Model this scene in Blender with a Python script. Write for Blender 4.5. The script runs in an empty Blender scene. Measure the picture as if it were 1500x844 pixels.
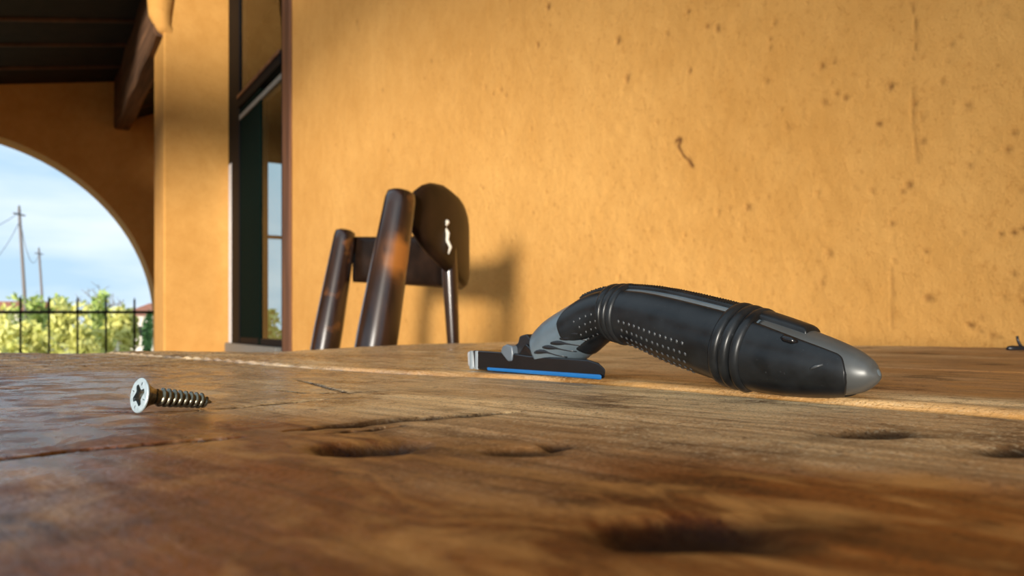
import bpy, bmesh, math, random
import numpy as np
from mathutils import Vector, Matrix

random.seed(7)
rng = np.random.default_rng(11)
PI = math.pi
scene = bpy.context.scene
C = scene.collection

# ------------------------------------------------------------------ camera
F = 1100.0                 # focal length in pixels of the 1500 x 844 frame
CX, HOR = 750.0, 475.0     # principal column, row of the horizon
TZ = 0.70                  # height of the table top
CAMZ = TZ + 0.022          # the phone's lens, two fingers above the boards
YAW = math.radians(32.5)   # camera looks this far to the right of the porch axis (+Y)
RX, RY = math.cos(YAW), -math.sin(YAW)     # camera right, in world XY
FX, FY = math.sin(YAW), math.cos(YAW)      # camera forward, in world XY

cam_data = bpy.data.cameras.new('camera')
cam_data.sensor_width = 36.0
cam_data.lens = 36.0 * F / 1500.0
cam_data.shift_y = (HOR - 422.0) / 1500.0
cam_data.clip_start = 0.005
cam_data.clip_end = 500
cam_data.dof.use_dof = True
cam_data.dof.focus_distance = 0.245
cam_data.dof.aperture_fstop = 24.0
cam = bpy.data.objects.new('camera', cam_data)
cam.location = (0, 0, CAMZ)
cam.rotation_euler = (PI / 2, 0, -YAW)
C.objects.link(cam)
scene.camera = cam

# ------------------------------------------------------------------ world, sun, exposure
world = bpy.data.worlds.new('sky')
scene.world = world
world.use_nodes = True
wt = world.node_tree
wt.nodes.clear()
wo = wt.nodes.new('ShaderNodeOutputWorld')
bg = wt.nodes.new('ShaderNodeBackground')
tc = wt.nodes.new('ShaderNodeTexCoord')
mp = wt.nodes.new('ShaderNodeMapping')
mp.inputs['Scale'].default_value = (2.2, 2.2, 9.0)
nz = wt.nodes.new('ShaderNodeTexNoise')
nz.inputs['Scale'].default_value = 1.3
nz.inputs['Detail'].default_value = 5
cr = wt.nodes.new('ShaderNodeValToRGB')
cr.color_ramp.elements[0].position = 0.40
cr.color_ramp.elements[0].color = (0.46, 0.65, 0.82, 1)
cr.color_ramp.elements[1].position = 0.72
cr.color_ramp.elements[1].color = (0.86, 0.93, 1.0, 1)
wt.links.new(tc.outputs['Generated'], mp.inputs['Vector'])
wt.links.new(mp.outputs['Vector'], nz.inputs['Vector'])
wt.links.new(nz.outputs['Fac'], cr.inputs['Fac'])
wt.links.new(cr.outputs['Color'], bg.inputs['Color'])
wt.links.new(bg.outputs['Background'], wo.inputs['Surface'])
bg.inputs['Strength'].default_value = 0.66

sun_data = bpy.data.lights.new('sun', 'SUN')
sun_data.energy = 3.0
sun_data.angle = math.radians(8)
sun_data.color = (1.0, 0.93, 0.82)
sun = bpy.data.objects.new('sun', sun_data)
to_sun = Vector((-0.695, -0.72, 0.042)).normalized()
sun.rotation_euler = to_sun.to_track_quat('Z', 'Y').to_euler()
sun.location = (-3, -4, 5)
C.objects.link(sun)

scene.view_settings.view_transform = 'Standard'
scene.view_settings.look = 'None'
scene.view_settings.gamma = 1.0
scene.view_settings.use_curve_mapping = False
scene.view_settings.exposure = 0.90

# ------------------------------------------------------------------ helpers
def cw(X, Z, z):
    """camera-frame right / forward distance and absolute height -> world"""
    return Vector((X * RX + Z * FX, X * RY + Z * FY, z))

def px(x, y, Z):
    """the world point that stands Z metres ahead on the ray of a photo pixel"""
    return cw((x - CX) / F * Z, Z, CAMZ + (HOR - y) / F * Z)

def link(o, parent=None):
    C.objects.link(o)
    if parent is not None:
        o.parent = parent
    return o

def tag(o, label=None, cat=None, group=None, kind=None):
    if label: o['label'] = label
    if cat: o['category'] = cat
    if group: o['group'] = group
    if kind: o['kind'] = kind
    return o

def empty(name, loc=(0, 0, 0), rz=0.0):
    o = bpy.data.objects.new(name, None)
    o.empty_display_size = 0.05
    o.location = loc
    o.rotation_euler = (0, 0, rz)
    return link(o)

def mesh_np(name, verts, faces, mat, parent=None, smooth=True, attrs=None):
    me = bpy.data.meshes.new(name)
    me.from_pydata([tuple(v) for v in verts], [], [tuple(f) for f in faces])
    me.update()
    if smooth:
        me.polygons.foreach_set('use_smooth', [True] * len(me.polygons))
    if attrs:
        for k, arr in attrs.items():
            a = me.attributes.new(k, 'FLOAT', 'POINT')
            a.data.foreach_set('value', np.asarray(arr, dtype=np.float32))
    if mat: me.materials.append(mat)
    o = bpy.data.objects.new(name, me)
    return link(o, parent)

def bm_obj(name, bm, mat, parent=None, smooth=False, bevel=0.0, segs=2, auto=None):
    bmesh.ops.recalc_face_normals(bm, faces=bm.faces)
    me = bpy.data.meshes.new(name)
    bm.to_mesh(me)
    bm.free()
    if smooth:
        me.polygons.foreach_set('use_smooth', [True] * len(me.polygons))
    if mat: me.materials.append(mat)
    o = bpy.data.objects.new(name, me)
    link(o, parent)
    if bevel:
        m = o.modifiers.new('bevel', 'BEVEL')
        m.width = bevel; m.segments = segs; m.limit_method = 'ANGLE'
        m.angle_limit = math.radians(35)
        me.polygons.foreach_set('use_smooth', [True] * len(me.polygons))
        w = o.modifiers.new('wn', 'WEIGHTED_NORMAL')
        w.keep_sharp = True
    return o

def add_box(bm, x0, x1, y0, y1, z0, z1):
    vs = [bm.verts.new(p) for p in ((x0,y0,z0),(x1,y0,z0),(x1,y1,z0),(x0,y1,z0),(x0,y0,z1),(x1,y0,z1),(x1,y1,z1),(x0,y1,z1))]
    for f in ((0,3,2,1),(4,5,6,7),(0,1,5,4),(1,2,6,5),(2,3,7,6),(3,0,4,7)):
        bm.faces.new([vs[i] for i in f])
    return vs

def box(name, x0, x1, y0, y1, z0, z1, mat, parent=None, bevel=0.0):
    bm = bmesh.new()
    add_box(bm, x0, x1, y0, y1, z0, z1)
    return bm_obj(name, bm, mat, parent, bevel=bevel)

def add_tube(bm, pts, radii, n=12, cap=True, flat=1.0):
    pts = [Vector(p) for p in pts]
    if not hasattr(radii, '__len__'): radii = [radii] * len(pts)
    rings = []
    up = None
    for i, p in enumerate(pts):
        t = (pts[min(i+1, len(pts)-1)] - pts[max(i-1, 0)]).normalized()
        if up is None:
            up = Vector((0, 0, 1)) if abs(t.z) < 0.9 else Vector((1, 0, 0))
        a = t.cross(up).normalized()
        b = a.cross(t).normalized()
        up = b
        rings.append([bm.verts.new(p + (a * math.cos(q) + b * math.sin(q) * flat) * radii[i]) for q in (2*PI*k/n for k in range(n))])
    for r0, r1 in zip(rings, rings[1:]):
        for k in range(n):
            bm.faces.new((r0[k], r0[(k+1) % n], r1[(k+1) % n], r1[k]))
    if cap:
        bm.faces.new(rings[0][::-1]); bm.faces.new(rings[-1])
    return rings

def tube(name, pts, radii, mat, parent=None, n=12, smooth=True):
    bm = bmesh.new()
    add_tube(bm, pts, radii, n)
    return bm_obj(name, bm, mat, parent, smooth=smooth)

def grid_faces(nr, nc, off=0, flip=False):
    i, j = np.meshgrid(np.arange(nr-1), np.arange(nc-1), indexing='ij')
    a = (i * nc + j).ravel() + off
    f = np.stack([a, a+1, a+nc+1, a+nc], 1)
    return f[:, ::-1] if flip else f

# ---- vectorised value noise
_perm = rng.random((4, 512, 512)).astype(np.float32)
def vnoise(x, y, k=0):
    xi = np.floor(x).astype(np.int64); yi = np.floor(y).astype(np.int64)
    fx = x - xi; fy = y - yi
    fx = fx*fx*(3-2*fx); fy = fy*fy*(3-2*fy)
    T = _perm[k % 4]
    a = T[xi % 512, yi % 512]; b = T[(xi+1) % 512, yi % 512]
    c = T[xi % 512, (yi+1) % 512]; d = T[(xi+1) % 512, (yi+1) % 512]
    return (a*(1-fx)+b*fx)*(1-fy) + (c*(1-fx)+d*fx)*fy - 0.5
def fbm(x, y, octv=4, k=0, gain=0.5):
    s = 0; a = 1.0
    for o in range(octv):
        s = s + a * vnoise(x * 2**o + 17.3*o, y * 2**o + 5.1*o, k + o)
        a *= gain
    return s

def pline_dist(X, Y, pts):
    """distance to a polyline and the parameter 0..1 along it"""
    best = np.full(X.shape, 1e9); tt = np.zeros(X.shape)
    L = [0.0]
    for p, q in zip(pts, pts[1:]): L.append(L[-1] + math.hypot(q[0]-p[0], q[1]-p[1]))
    for i, (p, q) in enumerate(zip(pts, pts[1:])):
        dx, dy = q[0]-p[0], q[1]-p[1]
        l2 = dx*dx+dy*dy
        t = np.clip(((X-p[0])*dx+(Y-p[1])*dy)/l2, 0, 1)
        d = np.hypot(X-p[0]-t*dx, Y-p[1]-t*dy)
        m = d < best
        best = np.where(m, d, best)
        tt = np.where(m, (L[i]+t*math.sqrt(l2))/L[-1], tt)
    return best, tt

# ------------------------------------------------------------------ materials
def new_mat(name):
    m = bpy.data.materials.new(name)
    m.use_nodes = True
    nt = m.node_tree
    b = nt.nodes['Principled BSDF']
    return m, nt, b

def N(nt, typ, **kw):
    n = nt.nodes.new(typ)
    for k, v in kw.items():
        if k in n.inputs: n.inputs[k].default_value = v
        else: setattr(n, k, v)
    return n

def coords(nt, scale=(1, 1, 1), out='Object'):
    t = nt.nodes.new('ShaderNodeTexCoord')
    m = nt.nodes.new('ShaderNodeMapping')
    m.inputs['Scale'].default_value = scale
    nt.links.new(t.outputs[out], m.inputs['Vector'])
    return m.outputs['Vector']

def noise(nt, vec, scale, detail=4, rough=0.55, dist=0.0):
    n = nt.nodes.new('ShaderNodeTexNoise')
    n.inputs['Scale'].default_value = scale
    n.inputs['Detail'].default_value = detail
    n.inputs['Roughness'].default_value = rough
    n.inputs['Distortion'].default_value = dist
    nt.links.new(vec, n.inputs['Vector'])
    return n.outputs['Fac']

def ramp(nt, fac, stops):
    r = nt.nodes.new('ShaderNodeValToRGB')
    e = r.color_ramp.elements
    while len(e) < len(stops): e.new(0.5)
    for el, (p, c) in zip(e, stops):
        el.position = p
        el.color = (c[0], c[1], c[2], 1) if hasattr(c, '__len__') else (c, c, c, 1)
    nt.links.new(fac, r.inputs['Fac'])
    return r.outputs['Color']

def mixc(nt, fac, a, b, mode='MIX'):
    m = nt.nodes.new('ShaderNodeMix')
    m.data_type = 'RGBA'; m.blend_type = mode
    for s, v in ((m.inputs[0], fac), (m.inputs[6], a), (m.inputs[7], b)):
        if hasattr(v, 'is_linked'): nt.links.new(v, s)
        elif hasattr(v, '__len__'): s.default_value = (v[0], v[1], v[2], 1)
        else: s.default_value = v
    return m.outputs[2]

def attr(nt, name):
    a = nt.nodes.new('ShaderNodeAttribute')
    a.attribute_name = name
    return a.outputs['Fac']

def bump(nt, b, height, strength=0.3, dist=0.01):
    n = nt.nodes.new('ShaderNodeBump')
    n.inputs['Strength'].default_value = strength
    n.inputs['Distance'].default_value = dist
    nt.links.new(height, n.inputs['Height'])
    nt.links.new(n.outputs['Normal'], b.inputs['Normal'])

def plain(name, col, rough=0.5, metal=0.0, var=0.15, scale=60.0, bmp=0.0, coat=0.0):
    m, nt, b = new_mat(name)
    v = coords(nt)
    n = noise(nt, v, scale)
    c0 = tuple(x * (1 - var) for x in col); c1 = tuple(min(1, x * (1 + var)) for x in col)
    nt.links.new(ramp(nt, n, [(0.35, c0), (0.65, c1)]), b.inputs['Base Color'])
    b.inputs['Roughness'].default_value = rough
    b.inputs['Metallic'].default_value = metal
    b.inputs['Coat Weight'].default_value = coat
    if bmp: bump(nt, b, n, bmp, 0.002)
    return m

def stucco(name, base, pit=True):
    m, nt, b = new_mat(name)
    v = coords(nt)
    big = noise(nt, v, 1.7, 3, 0.6)
    mid = noise(nt, v, 14, 5, 0.6)
    fine = noise(nt, v, 260, 3, 0.6)
    lo = tuple(x * f for x, f in zip(base, (0.84, 0.80, 0.72)))
    hi = tuple(min(1, x * f) for x, f in zip(base, (1.06, 1.10, 1.2)))
    lo_d = tuple(x * f for x, f in zip(base, (0.60, 0.50, 0.40)))
    c = ramp(nt, big, [(0.3, lo), (0.7, hi)])
    c = mixc(nt, 0.35, c, ramp(nt, mid, [(0.35, lo), (0.65, hi)]))
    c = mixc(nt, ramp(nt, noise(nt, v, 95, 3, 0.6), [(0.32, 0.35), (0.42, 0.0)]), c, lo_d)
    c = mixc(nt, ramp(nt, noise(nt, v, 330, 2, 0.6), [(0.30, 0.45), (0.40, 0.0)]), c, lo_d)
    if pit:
        c = mixc(nt, attr(nt, 'pit_crack_tone'), c, (0.13, 0.045, 0.010))  # brown tone in the holes and cracks
    nt.links.new(c, b.inputs['Base Color'])
    b.inputs['Roughness'].default_value = 0.85
    b.inputs['Specular IOR Level'].default_value = 0.25
    h = mixc(nt, 0.4, noise(nt, v, 75, 4, 0.6), fine)
    bump(nt, b, h, 0.75, 0.004)
    return m

M = {}
OCHRE = (0.66, 0.335, 0.085)
M['stucco'] = stucco('ochre stucco with dark pits', OCHRE)
M['stucco2'] = stucco('ochre stucco', OCHRE, False)
M['dark_wood'] = plain('dark stained ceiling wood', (0.008, 0.0045, 0.003), 0.8, var=0.5, scale=9)
M['batten'] = plain('brown ceiling batten', (0.10, 0.045, 0.018), 0.7, var=0.3, scale=9)
M['black_iron'] = plain('black wrought iron', (0.012, 0.012, 0.014), 0.5, 0.4)
M['black_frame'] = plain('black painted window frame', (0.005, 0.005, 0.006), 0.6)
M['black_frame'].node_tree.nodes['Principled BSDF'].inputs['Specular IOR Level'].default_value = 0.08
M['screen'] = plain('dark green insect screen', (0.003, 0.008, 0.006), 0.9)
M['screen'].node_tree.nodes['Principled BSDF'].inputs['Specular IOR Level'].default_value = 0.03
M['sky_white'] = plain('white painted sky glare', (0.62, 0.62, 0.64), 0.6)
M['curtain'] = plain('olive curtain', (0.12, 0.13, 0.07), 0.9, var=0.3, scale=6)
M['sill'] = plain('grey sill', (0.16, 0.155, 0.14), 0.6)
M['floor'] = plain('terracotta porch floor', (0.32, 0.16, 0.08), 0.6, var=0.25, scale=3)
M['ground'] = plain('dry ground', (0.42, 0.36, 0.20), 0.9, var=0.3, scale=0.6)
M['blue'] = plain('blue plastic', (0.008, 0.125, 0.36), 0.35, var=0.05)
M['black_gloss'] = plain('glossy black plastic', (0.006, 0.006, 0.007), 0.18, var=0.1)
M['black_plastic'] = plain('black plastic', (0.010, 0.010, 0.012), 0.35, var=0.2)
M['chrome'] = plain('pale metal', (0.75, 0.76, 0.76), 0.3, 0.6, var=0.1, scale=400)
M['grey_plastic'] = plain('grey plastic tab', (0.22, 0.25, 0.27), 0.3)
M['grey_tab'] = plain('slate grey plastic', (0.10, 0.12, 0.14), 0.3)
M['pole'] = plain('weathered utility pole', (0.20, 0.17, 0.16), 0.9)
M['wire'] = plain('grey wire', (0.25, 0.27, 0.30), 0.8)
M['bark'] = plain('grey bark', (0.20, 0.15, 0.10), 0.9)
M['white_wall'] = plain('pale render', (0.72, 0.66, 0.58), 0.9)
M['roof_tile'] = plain('terracotta roof', (0.45, 0.16, 0.08), 0.8, var=0.25, scale=4)
M['thread'] = plain('off white thread', (0.75, 0.70, 0.60), 0.9)
M['recess'] = plain('dark recess', (0.02, 0.03, 0.035), 0.5, 0.5)

def beam_mat():
    m, nt, b = new_mat('brown roof beam wood')
    v = coords(nt, (30, 1.2, 30))
    n = noise(nt, v, 1.0, 5, 0.65, 0.4)
    nt.links.new(ramp(nt, n, [(0.3, (0.045, 0.020, 0.009)), (0.7, (0.20, 0.095, 0.042))]), b.inputs['Base Color'])
    b.inputs['Roughness'].default_value = 0.75
    bump(nt, b, n, 0.4, 0.01)
    return m
M['beam'] = beam_mat()

def casing_mat():
    m, nt, b = new_mat('red brown window casing wood')
    v = coords(nt, (12, 12, 0.8))
    n = noise(nt, v, 1.6, 5, 0.65, 0.3)
    nt.links.new(ramp(nt, n, [(0.3, (0.05, 0.018, 0.008)), (0.7, (0.19, 0.075, 0.030))]), b.inputs['Base Color'])
    b.inputs['Roughness'].default_value = 0.6
    bump(nt, b, n, 0.3, 0.01)
    return m
M['casing'] = casing_mat()

def glass_mat():
    m, nt, b = new_mat('window glass')
    nt.nodes.remove(b)
    out = nt.nodes['Material Output']
    tr = N(nt, 'ShaderNodeBsdfTransparent')
    tr.inputs['Color'].default_value = (0.80, 0.86, 0.84, 1)
    gl = N(nt, 'ShaderNodeBsdfGlossy')
    gl.inputs['Roughness'].default_value = 0.02
    fr = N(nt, 'ShaderNodeFresnel')
    fr.inputs['IOR'].default_value = 1.25
    mx = N(nt, 'ShaderNodeMixShader')
    ge = N(nt, 'ShaderNodeNewGeometry')
    iv = N(nt, 'ShaderNodeMath', operation='SUBTRACT')
    iv.inputs[0].default_value = 1.0
    nt.links.new(ge.outputs['Backfacing'], iv.inputs[1])
    mu = N(nt, 'ShaderNodeMath', operation='MULTIPLY')
    nt.links.new(fr.outputs[0], mu.inputs[0]); nt.links.new(iv.outputs[0], mu.inputs[1])
    nt.links.new(mu.outputs[0], mx.inputs[0])
    nt.links.new(tr.outputs[0], mx.inputs[1])
    nt.links.new(gl.outputs[0], mx.inputs[2])
    nt.links.new(mx.outputs[0], out.inputs['Surface'])
    return m
M['glass'] = glass_mat()

def table_mat(name='worn table wood', golden=True):
    m, nt, b = new_mat(name)
    v = coords(nt)
    gv = coords(nt, (7, 95, 95))
    gv2 = coords(nt, (40, 420, 420))
    warp = noise(nt, v, 9, 4, 0.6)
    grain = noise(nt, gv, 1.0, 6, 0.65, 0.9)
    grain2 = noise(nt, gv2, 1.0, 4, 0.6, 0.5)
    blotch = noise(nt, v, 26, 5, 0.65, 0.3)
    speck = noise(nt, v, 900, 3, 0.7)
    c = ramp(nt, grain, [(0.28, (0.13, 0.052, 0.016)), (0.5, (0.56, 0.30, 0.12)), (0.75, (0.88, 0.58, 0.30))])
    c2 = ramp(nt, grain2, [(0.3, (0.16, 0.068, 0.024)), (0.7, (0.66, 0.40, 0.19))])
    c = mixc(nt, 0.45, c, c2)
    grey = ramp(nt, warp, [(0.36, 0.1), (0.60, 0.8)])
    c = mixc(nt, grey, c, (0.95, 0.67, 0.34))
    c = mixc(nt, ramp(nt, blotch, [(0.34, 0.8), (0.47, 0.0)]), c, (0.075, 0.026, 0.008))
    c = mixc(nt, ramp(nt, noise(nt, v, 160, 4, 0.7, 0.4), [(0.34, 0.6), (0.43, 0.0)]), c, (0.10, 0.038, 0.013))
    c = mixc(nt, ramp(nt, speck, [(0.53, 0.0), (0.63, 0.75)]), c, (0.80, 0.62, 0.38))
    c = mixc(nt, ramp(nt, noise(nt, v, 1300, 2, 0.6), [(0.35, 0.7), (0.44, 0.0)]), c, (0.12, 0.050, 0.018))
    c = mixc(nt, 0.8, c, ramp(nt, noise(nt, coords(nt, (9, 210, 210)), 1.0, 5, 0.7, 0.6), [(0.34, (0.42, 0.34, 0.27)), (0.52, (1.0, 1.0, 1.0)), (0.68, (1.25, 1.2, 1.12))]), 'MULTIPLY')
    # darker brown tone plus foreground shade painted into the near board
    c = mixc(nt, attr(nt, 'stain_shade'), c, mixc(nt, 1.0, c, (0.34, 0.15, 0.045), 'MULTIPLY'))
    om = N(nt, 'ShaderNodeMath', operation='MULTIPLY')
    nt.links.new(attr(nt, 'stain_shade'), om.inputs[0])
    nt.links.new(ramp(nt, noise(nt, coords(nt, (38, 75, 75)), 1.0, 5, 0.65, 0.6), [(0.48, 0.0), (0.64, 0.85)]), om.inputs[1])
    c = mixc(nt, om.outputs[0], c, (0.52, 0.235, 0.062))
    c = mixc(nt, attr(nt, 'knot_crack_shade'), c, (0.022, 0.010, 0.006))  # own dark of the knots, and shade painted into the cracks
    if golden:
        gm = N(nt, 'ShaderNodeMath', operation='MULTIPLY')
        nt.links.new(attr(nt, 'worn'), gm.inputs[0])
        nt.links.new(ramp(nt, noise(nt, gv, 1.7, 4, 0.6), [(0.30, 0.15), (0.62, 0.95)]), gm.inputs[1])
        c = mixc(nt, gm.outputs[0], c, (0.78, 0.36, 0.085))
    nt.links.new(c, b.inputs['Base Color'])
    rr = ramp(nt, blotch, [(0.3, 0.22), (0.7, 0.42)])
    nt.links.new(rr, b.inputs['Roughness'])
    b.inputs['IOR'].default_value = 1.75
    va = attr(nt, 'varnish')
    vr = N(nt, 'ShaderNodeMath', operation='MULTIPLY')
    nt.links.new(va, vr.inputs[0])
    nt.links.new(ramp(nt, noise(nt, v, 60, 4, 0.65, 0.5), [(0.38, 0.25), (0.54, 1.0)]), vr.inputs[1])
    nt.links.new(ramp(nt, vr.outputs[0], [(0.0, 0.55), (1.0, 0.20)]), b.inputs['Roughness'])
    sp = mixc(nt, attr(nt, 'knot_crack_shade'), ramp(nt, vr.outputs[0], [(0.0, 0.13), (1.0, 1.0)]), (0.03, 0.03, 0.03))
    nt.links.new(sp, b.inputs['Specular IOR Level'])
    h = mixc(nt, 0.6, grain2, noise(nt, v, 520, 4, 0.7))
    bump(nt, b, h, 0.95, 0.0008)
    return m
M['table'] = table_mat()

def chair_mat():
    m, nt, b = new_mat('dark lacquered wood with worn orange patches')
    v = coords(nt)
    gv = coords(nt, (30, 30, 4))
    n = noise(nt, gv, 2.0, 5, 0.6, 0.3)
    p = noise(nt, v, 11.0, 3, 0.55)
    c = ramp(nt, n, [(0.3, (0.008, 0.004, 0.003)), (0.7, (0.035, 0.014, 0.007))])
    c = mixc(nt, ramp(nt, p, [(0.60, 0.0), (0.68, 0.6)]), c, (0.20, 0.070, 0.016))
    c = mixc(nt, attr(nt, 'wear'), c, (0.30, 0.105, 0.020))
    nt.links.new(c, b.inputs['Base Color'])
    b.inputs['Roughness'].default_value = 0.26
    b.inputs['Coat Weight'].default_value = 0.4
    b.inputs['Coat Roughness'].default_value = 0.2
    return m
M['chair'] = chair_mat()
M['backrest'] = plain('dull dark brown wood', (0.016, 0.0075, 0.004), 0.45, var=0.6, scale=14)
M['backrest'].node_tree.nodes['Principled BSDF'].inputs['Specular IOR Level'].default_value = 0.2

def rubber_mat():
    m, nt, b = new_mat('scuffed black rubber')
    v = coords(nt)
    n = noise(nt, v, 90, 5, 0.6)
    s = noise(nt, v, 700, 3, 0.7)
    c = ramp(nt, n, [(0.35, (0.005, 0.0055, 0.006)), (0.7, (0.013, 0.015, 0.017))])
    c = mixc(nt, ramp(nt, s, [(0.66, 0), (0.78, 0.25)]), c, (0.12, 0.13, 0.14))
    nt.links.new(c, b.inputs['Base Color'])
    nt.links.new(ramp(nt, n, [(0.3, 0.27), (0.7, 0.42)]), b.inputs['Roughness'])
    return m
M['rubber'] = rubber_mat()
M['rubber'].node_tree.nodes['Principled BSDF'].inputs['Specular IOR Level'].default_value = 0.36
M['nub'] = plain('rubber nub', (0.05, 0.054, 0.058), 0.4)

def shell_mat():
    m, nt, b = new_mat('blue grey satin plastic')
    v = coords(nt)
    n = noise(nt, v, 60, 4, 0.6)
    nt.links.new(ramp(nt, n, [(0.3, (0.125, 0.165, 0.195)), (0.7, (0.175, 0.225, 0.26))]), b.inputs['Base Color'])
    b.inputs['Roughness'].default_value = 0.33
    b.inputs['Metallic'].default_value = 0.35
    return m
M['shell'] = shell_mat()
M['tail_shell'] = plain('graphite satin plastic', (0.075, 0.078, 0.076), 0.38, 0.2, var=0.12)

def zinc_mat():
    m, nt, b = new_mat('zinc plated steel')
    v = coords(nt)
    n = noise(nt, v, 900, 4, 0.7)
    nt.links.new(ramp(nt, n, [(0.3, (0.36, 0.45, 0.48)), (0.7, (0.60, 0.71, 0.75))]), b.inputs['Base Color'])
    b.inputs['Metallic'].default_value = 0.35
    nt.links.new(ramp(nt, n, [(0.3, 0.30), (0.7, 0.5)]), b.inputs['Roughness'])
    bump(nt, b, n, 0.2, 0.0003)
    return m
M['zinc'] = zinc_mat()
M['thread_metal'] = plain('dark olive steel thread', (0.17, 0.155, 0.11), 0.25, 0.9, var=0.3, scale=700)  # darker and browner than the zinc head

def leaf_mat(name, c0, c1):
    m, nt, b = new_mat(name)
    g = nt.nodes.new('ShaderNodeObjectInfo')
    v = coords(nt)
    n = noise(nt, v, 5, 3)
    nt.links.new(ramp(nt, n, [(0.35, c0), (0.65, c1)]), b.inputs['Base Color'])
    b.inputs['Roughness'].default_value = 0.6
    b.inputs['Subsurface Weight'].default_value = 0.0
    return m
M['leaf_yellow'] = leaf_mat('yellow green leaves', (0.55, 0.56, 0.13), (0.82, 0.78, 0.28))
M['leaf_green'] = leaf_mat('fresh green leaves', (0.30, 0.43, 0.09), (0.58, 0.64, 0.19))
M['leaf_dark'] = leaf_mat('dark green leaves', (0.06, 0.16, 0.05), (0.14, 0.30, 0.10))

# ================================================================== SETTING
WX = 1.10                  # plane of the house wall
PIER_Y = 5.24              # face of the corner pier
ARCH_Y = 8.0               # face of the end wall with the arch
PIER_X = 0.70

tag(box('floor', -2.9, 1.4, -9.0, 8.4, -0.2, 0.0, M['floor']), 'terracotta porch floor', kind='structure')

# ---- house wall: finely modelled plaster where the photo shows it close, plain plaster beyond
def wall_pixel(x, y):
    t = (x - CX) / F
    Z = WX / (t * RX + FX)
    return Z * (t * RY + FY), CAMZ + (HOR - y) / F * Z      # wall Y, wall z

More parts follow.
